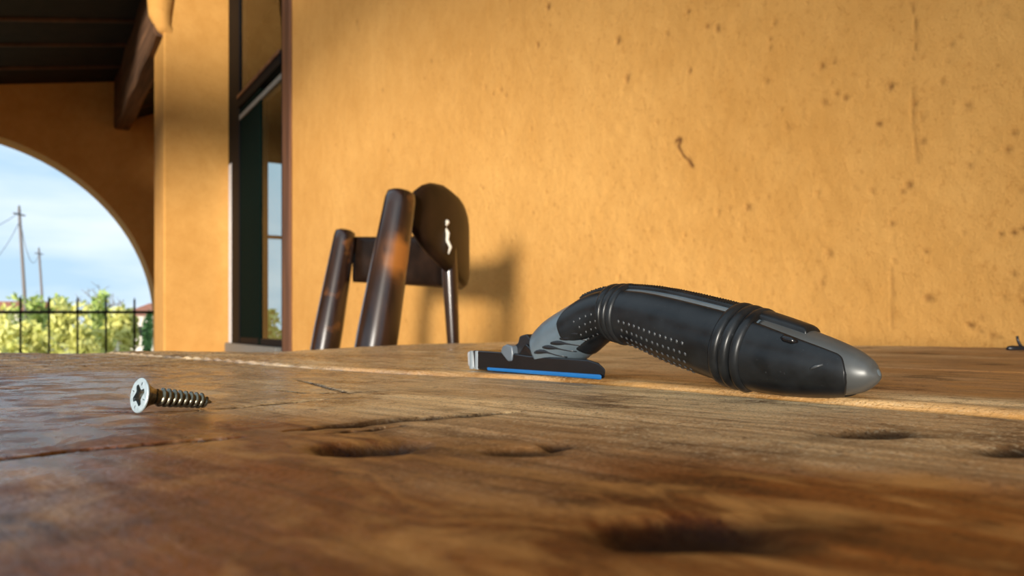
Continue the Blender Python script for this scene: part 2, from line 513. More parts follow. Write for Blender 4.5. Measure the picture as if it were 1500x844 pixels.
def build_wall():
    y0, y1, z0, z1 = -0.4, 3.70, 0.50, 2.60
    ys = np.concatenate([np.arange(y0, 2.2, 0.004), np.arange(2.2, y1 + 1e-6, 0.010)])
    ys[-1] = y1
    zs = np.concatenate([np.arange(z0, 1.55, 0.004), np.arange(1.55, z1 + 1e-6, 0.012)])
    zs[-1] = z1
    Y, Zz = np.meshgrid(ys, zs, indexing='ij')
    h = 0.0018 * fbm(Y*6, Zz*6, 3, 0) + 0.0013 * fbm(Y*38, Zz*38, 3, 1) + 0.0007 * fbm(Y*120, Zz*120, 2, 2)
    pit_crack_tone = np.zeros_like(h)
    # random blow holes in the plaster
    r2 = np.random.default_rng(5)
    pits = []
    for i in range(900):
        yy = r2.uniform(-0.2, 3.6); zz = r2.uniform(0.62, 2.2)
        pits.append((yy, zz, 0.0016 + 0.0030 * r2.random()**3, r2.uniform(0.15, 0.6)))
    # the ones that stand out in the photograph
    for (x, y, r, s) in ((802,11,6,1),(787,66,5,.8),(905,60,6,.9),(918,116,7,.7),(733,132,4,.5),(740,140,3,.6),(722,138,3,.6),
                         (1008,18,4,.8),(1050,42,6,.8),(1036,38,5,.6),(1134,35,5,.7),(1128,57,4,.6),(1128,70,4,.6),(1010,104,5,.7),
                         (1203,97,5,.7),(1221,92,4,.6),(1225,138,4,.7),(1238,144,5,.8),(1304,127,6,1),(1287,182,5,1),(1206,150,5,.5),
                         (1392,66,4,.6),(1462,97,4,.6),(1380,120,5,.6),(1417,155,6,.6),(1338,153,5,.7),(1351,207,5,.7),(1421,243,5,.8),
                         (1475,220,6,.7),(1484,195,5,.7),(1332,271,7,.8),(1322,280,5,.7),(1306,328,5,.8),(1357,368,5,.7),(1412,341,4,.5),
                         (1467,343,4,1),(1484,340,5,1),(1498,336,5,1),(1485,401,5,.6),(1359,436,7,.8),(1420,476,6,.9),(1436,485,5,.8),
                         (1438,466,4,.7),(1453,492,5,.7),(1464,495,4,.6),(1474,21,4,.7),(1471,435,4,.6),(1213,372,6,.6),(1204,415,5,.7),
                         (1094,305,6,.6),(1068,306,4,.5),(575,200,5,.5),(522,33,6,.5),(560,132,4,.5),(1125,290,4,.4),(1277,280,5,.5)):
        yy, zz = wall_pixel(x, y)
        t = (x - CX) / F
        Zd = WX / (t * RX + FX)
        pits.append((yy, zz, r * Zd / F * 0.75, s))
    for yy, zz, r, s in pits:
        i0, i1 = np.searchsorted(ys, (yy-3.2*r, yy+3.2*r)); j0, j1 = np.searchsorted(zs, (zz-3.2*r, zz+3.2*r))
        if i1 <= i0 or j1 <= j0: continue
        sub = (slice(i0, i1), slice(j0, j1))
        wob = 1 + 0.9 * vnoise(Y[sub]*160, Zz[sub]*160, 3)
        q = ((Y[sub]-yy)**2 + (Zz[sub]-zz)**2) / (r*wob)**2
        g = np.exp(-q)
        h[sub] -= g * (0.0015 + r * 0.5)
        pit_crack_tone[sub] = np.maximum(pit_crack_tone[sub], g * s * 0.9)  # darker tone laid over each hole
    # the flaked crack and the hairline cracks
    for pl, wd, s in ((((990,206),(997,204),(994,214),(1000,226),(1006,233),(1015,243)), 3.0, 0.95),
                      (((1335,5),(1341,30),(1343,60),(1338,85)), 1.6, 0.5),
                      (((1338,130),(1337,170),(1341,205),(1344,240)), 1.8, 0.4),
                      (((1310,380),(1306,400),(1308,440),(1305,490)), 1.4, 0.35)):
        pts = [wall_pixel(*p) for p in pl]
        t = (pl[0][0] - CX) / F
        wmm = wd * (WX / (t * RX + FX)) / F
        d, tt = pline_dist(Y, Zz, pts)
        g = np.exp(-(d / (wmm * (1.0 + 1.2*vnoise(Y*90, Zz*90, 2))))**2)
        h -= g * 0.002
        pit_crack_tone = np.maximum(pit_crack_tone, g * s)
    fade = np.minimum.reduce([np.clip((Y-y0)/0.05,0,1), np.clip((y1-Y)/0.05,0,1), np.clip((Zz-z0)/0.05,0,1), np.clip((z1-Zz)/0.05,0,1)])
    h *= fade; pit_crack_tone *= fade
    nr, nc = Y.shape
    V = np.stack([WX - h, Y, Zz], -1).reshape(-1, 3)
    Fc = [tuple(f) for f in grid_faces(nr, nc)]
    V = [tuple(v) for v in V]
    def quad(a, b, c, d):
        k = len(V)
        V.extend([a, b, c, d]); Fc.append((k, k+1, k+2, k+3))
    T = WX + 0.05
    def slab(ya, yb, za, zb):
        quad((WX, ya, za), (WX, yb, za), (WX, yb, zb), (WX, ya, zb))
        quad((T, ya, za), (T, ya, zb), (T, yb, zb), (T, yb, za))
    slab(-9, y0, 0, 4.0); slab(y0, y1, 0, z0); slab(y0, y1, z1, 4.0)
    slab(y1, 3.80, 0, 4.0)
    slab(3.80, PIER_Y+0.0, 0, 0.56); slab(3.80, PIER_Y, 3.2, 4.0); slab(PIER_Y, 8.4, 0, 4.0)
    # the reveal of the window opening
    quad((WX, 3.80, .56), (WX, 3.80, 3.2), (T, 3.80, 3.2), (T, 3.80, .56))
    quad((WX, PIER_Y, .56), (T, PIER_Y, .56), (T, PIER_Y, 3.2), (WX, PIER_Y, 3.2))
    quad((WX, 3.80, .56), (T, 3.80, .56), (T, PIER_Y, .56), (WX, PIER_Y, .56))
    quad((WX, 3.80, 3.2), (WX, PIER_Y, 3.2), (T, PIER_Y, 3.2), (T, 3.80, 3.2))
    st = np.zeros(len(V)); st[:pit_crack_tone.size] = pit_crack_tone.ravel()
    o = mesh_np('wall_right', V, Fc, M['stucco'], attrs={'pit_crack_tone': st})
    return tag(o, 'ochre plaster house wall with small blow holes', kind='structure')
build_wall()

# ---- corner pier that carries the beam
def build_pier():
    bm = bmesh.new()
    add_box(bm, PIER_X, WX + 0.02, PIER_Y, PIER_Y + 0.45, 0, 4.0)
    # plaster swelling that wraps the beam's bearing
    pts = [(0.770, PIER_Y+0.045, 2.585), (0.712, PIER_Y+0.03, 2.62), (0.69, PIER_Y+0.04, 2.70), (0.70, PIER_Y+0.06, 2.9), (0.71, PIER_Y+0.08, 3.3)]
    add_tube(bm, pts, [0.035, 0.05, 0.075, 0.10, 0.12], 12)
    o = bm_obj('wall_corner', bm, M['stucco2'], bevel=0.015, segs=3)
    return tag(o, 'ochre plaster pier beside the window', kind='structure')
build_pier()

# ---- end wall with the round arch
ARC_X, ARC_R, ARC_Z = -0.69, 1.71, CAMZ + 0.0
def build_arch_wall():
    x0, x1, z1, th = -3.3, 1.4, 4.2, 0.36
    n = 48
    bm = bmesh.new()
    arch = [(ARC_X + ARC_R, 0.35)] + [(ARC_X + ARC_R*math.cos(a), ARC_Z + ARC_R*math.sin(a)) for a in (PI*k/n for k in range(n+1))] + [(ARC_X - ARC_R, 0.35)]
    outer = [(x1, 0.35), (x1, ARC_Z)] + [(x1, z1)] + [(x0, z1), (x0, 0.35)]
    # front face as quads between arch and outline
    def outer_pt(i, a):
        if i == 0: return (x1, 0.35)
        if i == len(arch)-1: return (x0, 0.35)
        c, s = math.cos(a), math.sin(a)
        ts = []
        if c > 1e-6: ts.append((x1-ARC_X)/c)
        if c < -1e-6: ts.append((x0-ARC_X)/c)
        if s > 1e-6: ts.append((z1-ARC_Z)/s)
        t = min(ts)
        return (ARC_X+c*t, ARC_Z+s*t)
    rows = {}
    for y in (ARCH_Y, ARCH_Y + th):
        A = []; B = []
        for i, p in enumerate(arch):
            a = PI*(i-1)/n
            q = outer_pt(i, a)
            A.append(bm.verts.new((p[0], y, p[1]))); B.append(bm.verts.new((q[0], y, q[1])))
        for i in range(len(arch)-1):
            bm.faces.new((A[i], B[i], B[i+1], A[i+1]))
        rows[y] = A
        # corners that the fan leaves out
    A, A2 = rows[ARCH_Y], rows[ARCH_Y+th]
    for i in range(len(A)-1):
        bm.faces.new((A[i], A[i+1], A2[i+1], A2[i]))
    # corner infill and the parapet below the arch
    add_box(bm, x0, x1, ARCH_Y+0.001, ARCH_Y+th-0.001, 0, 0.352)
    for cx_ in (x0, x1):
        cs = [v for v in bm.verts]
    o = bm_obj('wall_back', bm, M['stucco2'])
    return tag(o, 'ochre plaster end wall with a round arch', kind='structure')
build_arch_wall()

# ---- unseen porch front, added: its wide low arch trims the sun on the wall
def build_sun_gate_wall():
    xa, xb = -3.1, -2.8
    yc, hw, zs, rise, n = -0.45, 3.60, 0.75, 1.42, 40
    y0, y1, zt = -9.0, 8.0, 2.6
    bm = bmesh.new()
    add_box(bm, xa, xb, y0, yc-hw, -0.2, zt)
    add_box(bm, xa, xb, yc+hw, y1, -0.2, zt)
    prev = None
    for k in range(n+1):
        a = PI*k/n
        y = yc+hw*math.cos(a); z = zs+rise*math.sin(a)
        row = [bm.verts.new(p) for p in ((xa, y, z), (xb, y, z), (xb, y, zt), (xa, y, zt))]
        if prev:
            for i in range(4): bm.faces.new((prev[i], prev[(i+1) % 4], row[(i+1) % 4], row[i]))
        prev = row
    tag(bm_obj('wall_sun_gate', bm, M['stucco2']), 'added unseen plaster wall with a wide arch that trims the sun', kind='structure')
build_sun_gate_wall()

# ---- ceiling: boards with battens over the joints, lower sloping strip beside the house
SL = 0.20
ADDED_EAVE_X = -0.2              # edge of the unseen eave added to dim sky light on the wall
def ceil_z(X): return CAMZ + 2.29 - SL * (0.65 - X)
def build_ceiling():
    bm = bmesh.new()
    xa, xb = -3.3, 0.80
    RY0 = 4.9
    vs = [bm.verts.new(p) for p in ((xa, RY0, ceil_z(xa)+.03), (xb, RY0, ceil_z(xb)+.03), (xb, 8.05, ceil_z(xb)+.03), (xa, 8.05, ceil_z(xa)+.03),
                                    (xa, RY0, ceil_z(xa)+.15), (xb, RY0, ceil_z(xb)+.15), (xb, 8.05, ceil_z(xb)+.15), (xa, 8.05, ceil_z(xa)+.15))]
    for f in ((0,1,2,3),(7,6,5,4),(0,4,5,1),(1,5,6,2),(2,6,7,3),(3,7,4,0)): bm.faces.new([vs[i] for i in f])
    c = bm_obj('ceiling', bm, M['dark_wood'])
    tag(c, 'dark stained board ceiling of the porch', kind='structure')
    yb = 8.0
    k = 0
    y_e = [8.0, 7.47, 6.86, 6.29, 5.75, 5.2]
    for a, b_ in zip(y_e, y_e[1:]):
        bm = bmesh.new()
        v = []
        for dz in (0.0, 0.03):
            for (X, Y) in ((xa, b_+.008), (0.72, b_+.008), (0.72, a-.008), (xa, a-.008)):
                v.append(bm.verts.new((X, Y, ceil_z(X)+dz)))
        for f in ((0,3,2,1),(4,5,6,7),(0,1,5,4),(1,2,6,5),(2,3,7,6),(3,0,4,7)): bm.faces.new([v[i] for i in f])
        bm_obj('ceiling_board', bm, M['dark_wood'], c)
        bm = bmesh.new()
        v = []
        for dz in (-0.02, 0.0):
            for (X, Y) in ((xa, b_-.012), (0.70, b_-.012), (0.70, b_+.012), (xa, b_+.012)):
                v.append(bm.verts.new((X, Y, ceil_z(X)+dz)))
        for f in ((0,3,2,1),(4,5,6,7),(0,1,5,4),(1,2,6,5),(2,3,7,6),(3,0,4,7)): bm.faces.new([v[i] for i in f])
        bm_obj('batten', bm, M['batten'], c)
    # lower strip against the house
    def lz(X): return CAMZ + 1.94 + 0.46 * (X - 0.77)
    y_e = [8.0, 7.5, 6.95, 6.4, 5.69]
    for a, b_ in zip(y_e, y_e[1:]):
        bm = bmesh.new()
        v = []
        for dz in (0.0, 0.03):
            for (X, Y) in ((0.74, b_+.006), (1.10, b_+.006), (1.10, a-.006), (0.74, a-.006)):
                v.append(bm.verts.new((X, Y, lz(X)+dz)))
        for f in ((0,3,2,1),(4,5,6,7),(0,1,5,4),(1,2,6,5),(2,3,7,6),(3,0,4,7)): bm.faces.new([v[i] for i in f])
        bm_obj('ceiling_board', bm, M['dark_wood'], c)
        bm = bmesh.new()
        v = []
        for dz in (-0.014, 0.0):
            for (X, Y) in ((0.74, b_-.010), (1.10, b_-.010), (1.10, b_+.010), (0.74, b_+.010)):
                v.append(bm.verts.new((X, Y, lz(X)+dz)))
        for f in ((0,3,2,1),(4,5,6,7),(0,1,5,4),(1,2,6,5),(2,3,7,6),(3,0,4,7)): bm.faces.new([v[i] for i in f])
        bm_obj('batten', bm, M['batten'], c)
    # closing panel from the strip up to the main boards and roof over the house side
    bm = bmesh.new()
    add_box(bm, 0.76, 0.80, PIER_Y+0.3, 8.0, CAMZ+1.97, ceil_z(.8)+.1)
    add_box(bm, 0.76, 1.5, RY0, 8.4, ceil_z(.8)+.05, ceil_z(.8)+.15)
    add_box(bm, ADDED_EAVE_X, 1.5, -9, RY0, 3.15, 3.25)  # unseen eave slab, widened to cut sky light on the wall
    bm_obj('soffit_and_added_eave', bm, M['dark_wood'], c)
build_ceiling()

def build_beam():
    bm = bmesh.new()
    n = 14
    secs = []
    for i in range(n+1):
        Y = PIER_Y + 0.03 + (ARCH_Y + 0.02 - PIER_Y) * i / n
        w = 0.006 * math.sin(i*1.3); d = 0.006*math.cos(i*0.9)
        x0, x1, z0, z1 = 0.645 + w, 0.775 + w*.6, CAMZ + 1.84 + d, CAMZ + 2.36
        c = 0.016
        pr = [(x0+c, z0), (x1-c, z0), (x1, z0+c), (x1, z1), (x0, z1), (x0, z0+c)]
        secs.append([bm.verts.new((p[0], Y, p[1])) for p in pr])
    for a, b_ in zip(secs, secs[1:]):
        for k in range(6): bm.faces.new((a[k], a[(k+1) % 6], b_[(k+1) % 6], b_[k]))
    bm.faces.new(secs[0][::-1]); bm.faces.new(secs[-1])
    o = bm_obj('roof_beam', bm, M['beam'])
    tag(o, 'rough brown timber roof beam running from the plaster pier to the arched wall', 'beam')
build_beam()

# ---- window in the house wall
def build_window():
    w = empty('window_1', (WX, 4.5, 0.56))
    tag(w, 'tall dark framed window with transom in the ochre wall', kind='structure')
    L = lambda name, x0, x1, y0, y1, z0, z1, m, p=w, bv=0.004: box(name, x0, x1, y0-4.5, y1-4.5, z0-.56, z1-.56, M[m], p, bevel=bv)
    zt = CAMZ + 1.42
    # brown casing at the near side
    L('casing', -0.012, 0.03, 3.79, 3.93, 0.45, 3.3, 'casing', bv=0.004)
    L('casing_bead', -0.006, 0.02, 3.93, 3.965, 0.45, 3.3, 'black_frame', bv=.002)
    L('sill', -0.03, 0.04, 3.985, 5.23, 0.53, 0.60, 'sill')
    L('frame_stile', -0.004, 0.045, 4.93, 5.15, 0.60, 3.2, 'black_frame')
    L('transom', -0.012, 0.045, 3.97, 4.93, zt-.055, zt+.02, 'black_frame')
    L('transom_bead', -0.020, -0.012, 3.97, 4.93, zt+.0, zt+.02, 'casing', bv=.002)
    L('transom_bead', -0.004, 0.045, 3.97, 4.93, zt-.13, zt-.10, 'sill', bv=.002)
    L('sash_stile', -0.002, 0.045, 4.42, 4.47, 0.60, zt-.06, 'screen')
    L('bottom_rail', 0.0, 0.045, 3.97, 4.93, 0.60, 0.64, 'black_frame')
    L('insect_screen', 0.004, 0.008, 4.47, 4.93, 0.64, zt-.06, 'screen', bv=0)
    L('pane', 0.006, 0.012, 3.97, 4.42, 0.64, zt-.13, 'glass', bv=0)
    L('pane', 0.006, 0.012, 3.97, 4.93, zt+.02, 3.2, 'glass', bv=0)
    L('reflection_strip', -0.004, 0.04, 5.15, 5.235, 0.60, CAMZ+1.06, 'sky_white', bv=0)  # white colour painted as sky brightness in narrow glass
    L('reflection_strip', -0.004, 0.04, 5.15, 5.235, CAMZ+1.06, 3.2, 'black_frame', bv=0)  # black upper part, where that glass would show no sky
    # room behind, with a window of its own on the far side
    bm = bmesh.new()
    x0, x1, y0, y1, z0, z1 = 0.05, 2.6, -1.3, 2.5, -.5, 2.9
    def q(*p): bm.faces.new([bm.verts.new(v) for v in p])
    q((x0,y0,z0),(x1,y0,z0),(x1,y1,z0),(x0,y1,z0)); q((x0,y0,z1),(x0,y1,z1),(x1,y1,z1),(x1,y0,z1))
    q((x1,y0,z0),(x1,y0,z1),(x1,y1,z1),(x1,y1,z0)); q((x0,y0,z0),(x0,y0,z1),(x1,y0,z1),(x1,y0,z0))
    xa, xb, za, zb = 0.305, 0.90, -0.02, CAMZ+1.48-.56
    q((xb,y1,z0),(x1,y1,z0),(x1,y1,z1),(xb,y1,z1)); q((x0,y1,zb),(xb,y1,zb),(xb,y1,z1),(x0,y1,z1)); q((x0,y1,z0),(xb,y1,z0),(xb,y1,za),(x0,y1,za))
    bm_obj('room_lining', bm, M['curtain'], w)
    for zz in (CAMZ+.80-.56,):
        box('glazing_bar', xa, xb, y1-.02, y1+.02, zz-.015, zz+.015, M['sill'], w)
    box('glazing_bar', .56, .60, y1-.02, y1+.02, za, zb, M['black_frame'], w)
build_window()

# ---- railing in the arch
def build_railing():
    zr = CAMZ + (HOR-457.5)/F*7.3
    r = empty('iron_railing', (ARC_X, ARCH_Y-0.03, 0.35))
    tag(r, 'black iron railing with upright bars across the arch opening', 'railing')
    def loc(x, z): return (x-ARC_X, 0, z-0.35)
    tube('rail', [loc(-2.42, zr-.03), loc(1.04, zr)], 0.014, M['black_iron'], r, 8)
    for kx in (1.035, -2.42):
        bm = bmesh.new()
        add_tube(bm, [loc(kx-.012, zr), loc(kx+.03, zr)], [0.022, 0.03], 10)
        bm_obj('end_fixing', bm, M['black_iron'], r, smooth=True)
    first = None
    for k in range(-1, 12):
        x_px = 30 + (197-30)/4.0 * (4-k)
        t = (x_px-CX)/F
        Z = (ARCH_Y-0.03)/(t*RY+FY)
        X = Z*(t*RX+FX)
        if X < -2.4 or X > 1.0: continue
        if first is None:
            bm = bmesh.new()
            add_tube(bm, [(0,0,0), (0,0,zr-.35+.105), (0,0,zr-.35+.135)], [0.0095, 0.0095, 0.003], 8)
            first = bm_obj('picket', bm, M['black_iron'], r, smooth=True)
            first.location = (X-ARC_X, 0, 0)
        else:
            o = first.copy(); link(o, r); o.location = (X-ARC_X, 0, 0)
build_railing()

# ---- outside
tag(box('ground', -80, 60, 8.4, 120, -0.5, -0.25, M['ground']), 'dry ground beyond the porch', kind='structure')
tag(box('ground', -80, -3.3, -60, 8.4, -0.5, -0.25, M['ground']), 'dry ground in front of the porch', kind='structure')

def ground_at(x_px, Z):
    t = (x_px-CX)/F
    return cw(t*Z, Z, -0.25)

def bush(name, x_px, Z, w_px, top_px, mat, label, n=700, seed=0, group='shrubs beyond the railing', leaf=0.045):
    r = np.random.default_rng(seed)
    base = ground_at(x_px, Z)
    Wd = w_px*Z/F/2; H = CAMZ + (HOR-top_px)/F*Z + 0.25
    e = empty(name, base)
    tag(e, label, 'shrub', group)
    V = []; Fc = []
    lobes = [(r.normal(0, .45)*Wd, r.normal(0, .45)*Wd, r.uniform(.35, .85)*H, r.uniform(.35, .6)) for _ in range(7)]
    lobes.append((0, 0, .8*H, .4))
    for i in range(n):
        lx, ly, lz, lr = lobes[r.integers(len(lobes))]
        d = r.normal(0, 1, 3); d /= np.linalg.norm(d)
        rad = r.random()**(1/3)
        p = np.array([lx+d[0]*lr*Wd*rad, ly+d[1]*lr*Wd*rad, lz+d[2]*0.25*H*rad])
        p[2] = min(max(p[2], 0.03), H*r.uniform(.93, 1.03))
        a = r.normal(0, 1, 3); a /= np.linalg.norm(a)
        b = np.cross(a, r.normal(0, 1, 3)); b /= np.linalg.norm(b)
        s = leaf*r.uniform(.7, 1.5)
        k = len(V)
        V += [p-a*s*1.5, p+b*s*.6, p+a*s*1.5, p-b*s*.6]
        Fc.append((k, k+1, k+2, k+3))
    f = mesh_np('foliage', V, Fc, mat, e, smooth=False)
    f['kind'] = 'stuff'
    bm = bmesh.new()
    for i in range(6):
        lx, ly, lz, _ = lobes[i]
        add_tube(bm, [(lx*.1, ly*.1, 0), (lx*.5, ly*.5, lz*.5), (lx, ly, lz)], [.02, .014, .005], 5)
    bm_obj('stems', bm, M['bark'], e, smooth=True)

bl = [('flowering_shrub', 8, 12.5, 62, 447, 'leaf_yellow', 'pale yellow shrub at the left frame edge behind the railing'),
      ('flowering_shrub', 52, 13.5, 60, 430, 'leaf_green', 'fresh green shrub behind the railing below the shorter utility pole'),
      ('flowering_shrub', 96, 12.5, 58, 437, 'leaf_yellow', 'yellow green shrub in the middle of the arch opening'),
      ('flowering_shrub', 150, 13.5, 48, 428, 'leaf_green', 'rounded green shrub below the bare tree'),
      ('flowering_shrub', 178, 12.0, 46, 446, 'leaf_yellow', 'yellow shrub in front of the pale house'),
      ('flowering_shrub', 120, 11.0, 60, 478, 'leaf_yellow', 'low yellow shrub close behind the railing centre'),
      ('flowering_shrub', 35, 11.0, 60, 470, 'leaf_yellow', 'low pale shrub close behind the railing at the left')]
for i, (nm, x, Z, w, tp, mt, lb) in enumerate(bl):
    bush(nm, x, Z, w, tp, M[mt], lb, seed=20+i)
bush('flowering_shrub', 396, 14.0, 60, 452, M['leaf_green'], 'green shrub seen through the window panes', seed=61)
bush('cypress', 218, 12.0, 12, 455, M['leaf_dark'], 'slim dark green conifer at the right edge of the arch', n=500, seed=77, group='conifers beyond the railing', leaf=0.03)

def bare_tree():
    base = ground_at(152, 17)
    e = empty('bare_tree', base)
    tag(e, 'leafless thin tree rising above the rounded green shrub', 'tree')
    r = random.Random(4)
    bm = bmesh.new()
    add_tube(bm, [(0,0,0), (.03,0,.8), (0,.02,1.35)], [.05, .04, .03], 7)
    bm_obj('trunk', bm, M['bark'], e, smooth=True)
    for i in range(11):
        a = 2*PI*i/11 + r.uniform(-.2, .2)
        bm = bmesh.new()
        l = r.uniform(.35, .7); up = r.uniform(.15, .75)
        p0 = Vector((0, .01, 1.0+.03*i)); p1 = p0+Vector((math.cos(a)*l*.5, math.sin(a)*l*.5, up*.6)); p2 = p0+Vector((math.cos(a)*l, math.sin(a)*l, up))
        add_tube(bm, [p0, p1, p2], [.018, .011, .004], 5)
        for q in range(3):
            d = Vector((r.uniform(-.2,.2), r.uniform(-.2,.2), r.uniform(.1,.3)))
            add_tube(bm, [p1.lerp(p2, q/3), p1.lerp(p2, q/3)+d], [.008, .003], 4)
        bm_obj('branch', bm, M['bark'], e, smooth=True)
bare_tree()

def pole(x0, y0, x1, y1, Z, r, label):
    top = px(x0, y0, Z); low = px(x1, y1, Z)
    k = (low.z + 0.25) / (top.z - low.z)
    base = low + (low-top)*k
    e = empty('utility_pole', base)
    tag(e, label, 'pole', 'utility poles')
    tube('shaft', [(0,0,0), top-base], [r*1.15, r*.85], M['pole'], e, 10)
    t = top-base
    bm = bmesh.new()
    a = Vector((FX, FY, 0)) * 0.5
    add_tube(bm, [t-a*.8-Vector((0,0,.25)), t+a*.8-Vector((0,0,.25))], r*.5, 6)
    bm_obj('crossarm', bm, M['pole'], e)
    bm = bmesh.new()
    add_tube(bm, [t, t+Vector((0,0,.10)), t+Vector((0,0,.16))], [r*.5, r*.7, r*.3], 8)
    bm_obj('insulator', bm, M['sill'], e, smooth=True)
    return top
pt = pole(28, 306, 37, 450, 34, 0.075, 'taller utility pole seen through the arch at the left')
pt2 = pole(57, 366, 62, 440, 48, 0.075, 'shorter distant utility pole right of the taller one')
def wire(name, a, b_, sag, label):
    pts = [a.lerp(b_, i/16) - Vector((0,0,sag*4*(i/16)*(1-i/16))) for i in range(17)]
    tag(tube(name, pts, 0.016, M['wire'], None, 5), label, 'wire', 'overhead wires')
wire('overhead_wire', pt-Vector((0,0,.25)), pt2-Vector((0,0,.2)), 1.3, 'drooping wire between the two utility poles')
wire('overhead_wire', pt-Vector((0,0,.15)), px(-160, 300, 24), 0.9, 'upper wire leaving the taller pole to the left')
wire('overhead_wire', pt-Vector((0,0,.6)), px(-160, 318, 24), 2.2, 'lower sagging wire leaving the taller pole to the left')

def house(x0, x1, top, Z, label, name='distant_house'):
    a = ground_at(x0, Z); b_ = ground_at(x1, Z)
    w = (b_-a).length; H = CAMZ+(HOR-top)/F*Z+.25
    e = empty(name, (a+b_)/2, math.atan2((b_-a).y, (b_-a).x))
    tag(e, label, 'house', 'houses beyond the shrubs')
    hw = H*.72
    box('wall', -w/2, w/2, 0, 4, 0, hw, M['white_wall'], e)
    bm = bmesh.new()
    v = [bm.verts.new(p) for p in ((-w/2-.2,-.3,hw), (w/2+.2,-.3,hw), (w/2+.2,4.3,hw), (-w/2-.2,4.3,hw), (-w/2-.2,2,H), (w/2+.2,2,H))]
    for f in ((0,1,5,4),(2,3,4,5),(0,4,3),(1,2,5),(3,2,1,0)): bm.faces.new([v[i] for i in f])
    bm_obj('roof', bm, M['roof_tile'], e)
    for q in (-.25, .2):
        f = box('window', w*q-.3, w*q+.3, -.04, .02, hw*.4, hw*.75, M['white_wall'], e)
        box('pane', w*q-.25, w*q+.25, -.05, -.03, hw*.44, hw*.71, M['black_frame'], f)
house(186, 262, 442, 26, 'pale house with terracotta roof behind the yellow shrub by the arch edge')
house(-40, 30, 440, 42, 'low house with terracotta roof behind the taller utility pole')

# ================================================================== TABLE
# plank frame: local x runs along the boards towards the right front, local y across them
WA, WB = 0.743, -0.669                                        # local x in camera right / forward
tdir = cw(WA, WB, 0)
table_rz = math.atan2(tdir.y, tdir.x)
table = empty('wooden_table', (0, 0, 0), table_rz)
tag(table, 'rough weathered thick plank wooden table filling the foreground', 'table')
NEAR_DROP = 0.0015
def tpx(x, y, drop=0.0):
    """photo pixel on the table top -> plank frame"""
    Z = F*(0.022+drop)/(y-HOR)
    X = (x-CX)/F*Z
    return (X*WA+Z*WB, X*0.669+Z*0.743)

def vj(w):                                                    # line of the open joint
    u = -w
    return 0.2225 + 0.019*np.exp(-((u-0.19)/0.10)**2) + 0.0025*fbm(w*22, w*0+3.3, 3, 1)

CRACKS = [  # photo polyline, half width mm, depth mm
    ([(-60,682),(0,674),(60,668),(110,660),(200,654),(300,646),(370,640)], 1.1, 5.0),
    ([(300,600),(345,597),(400,593),(440,589),(490,585)], 1.0, 4.5),
    ([(120,604),(220,604),(300,601)], 0.5, 1.6),
    ([(405,633),(470,628),(520,623),(580,617),(640,612),(700,608),(768,602)], 2.0, 6.0),
    ([(480,636),(540,631),(600,624)], 0.6, 3.0),
    ([(430,556),(470,566),(520,578)], 0.6, 1.6),
    ([(400,571),(450,576),(560,574)], 0.6, 1.5),
    ([(1180,590),(1230,591),(1290,598)], 0.5, 1.5),
    ([(0,571),(35,570)], 1.4, 4.0),
]
KNOTS = [(530,657,58,9,4.0), (768,663,44,6,2.6), (1288,634,52,7,3.0), (1000,775,120,24,3.2), (1490,662,40,6,2.0), (20,520,16,3,2.0), (815,655,20,4,1.5)]

def warp(w, v):
    u = -w
    h = np.zeros_like(w)
    def lump(u0, v0, su, sv, a): return a*np.exp(-((u-u0)/su)**2-((v-v0)/sv)**2)
    h += lump(0.60, 0.10, 0.10, 0.09, 0.0035)
    h += lump(0.64, 0.37, 0.12, 0.09, -0.0030)
    h += lump(-0.05, 0.78, 0.45, 0.10, 0.0034)
    h += 0.0012*fbm(w*5, v*7, 3, 2)*np.clip((np.hypot(u-.1, v-.2)-.1)/.2, 0, 1)
    return h

def relief(w, v, drop):
    g = 0.00040*fbm(w*7, v*60, 3, 0) + 0.00013*fbm(w*28, v*300, 3, 1) + 0.00022*fbm(w*60, v*75, 3, 3)
    # ripple of old saw cuts on the far left
    m = np.clip((-w-0.36)/0.08, 0, 1)*np.clip((0.33-v)/0.06, 0, 1)
    g += m*0.0006*np.sin((w*1.0+0.35*v*v)*2*PI/0.014)
    knot_crack_shade = np.zeros_like(w)
    for pl, hw, dp in CRACKS:
        pts = [tpx(x, y, drop) for x, y in pl]
        d, t = pline_dist(w, v, pts)
        tap = np.clip(np.minimum(t, 1-t)*5, 0.12, 1)
        wd = hw*.001*tap*(1+0.9*vnoise(w*260, v*260, 2))
        pr = np.exp(-(d/np.maximum(wd, 2e-4))**4)
        g -= dp*.001*tap*pr
        knot_crack_shade = np.maximum(knot_crack_shade, 1.0*np.exp(-(d/np.maximum(wd*1.9, 8e-4))**4)*np.clip(tap*1.5, 0, 1))  # shade painted into the crack colour, wider than the gap
    for (x, y, rx_, ry_, dp) in KNOTS:
        c = tpx(x, y, drop); e1 = tpx(x+rx_, y, drop); e2 = tpx(x, y+ry_, drop)
        a = np.array([[e1[0]-c[0], e2[0]-c[0]], [e1[1]-c[1], e2[1]-c[1]]])
        ia = np.linalg.inv(a)
        p = ia[0,0]*(w-c[0])+ia[0,1]*(v-c[1]); q = ia[1,0]*(w-c[0])+ia[1,1]*(v-c[1])
        rr = np.sqrt(p*p+q*q)*(1+0.7*fbm(w*70, v*70, 3, 1))
        s = np.exp(-np.clip(rr, 0, 5)**4)
        g -= dp*.001*s
        knot_crack_shade = np.maximum(knot_crack_shade, 0.97*np.exp(-np.clip(rr/1.3, 0, 5)**4))
    return g, knot_crack_shade

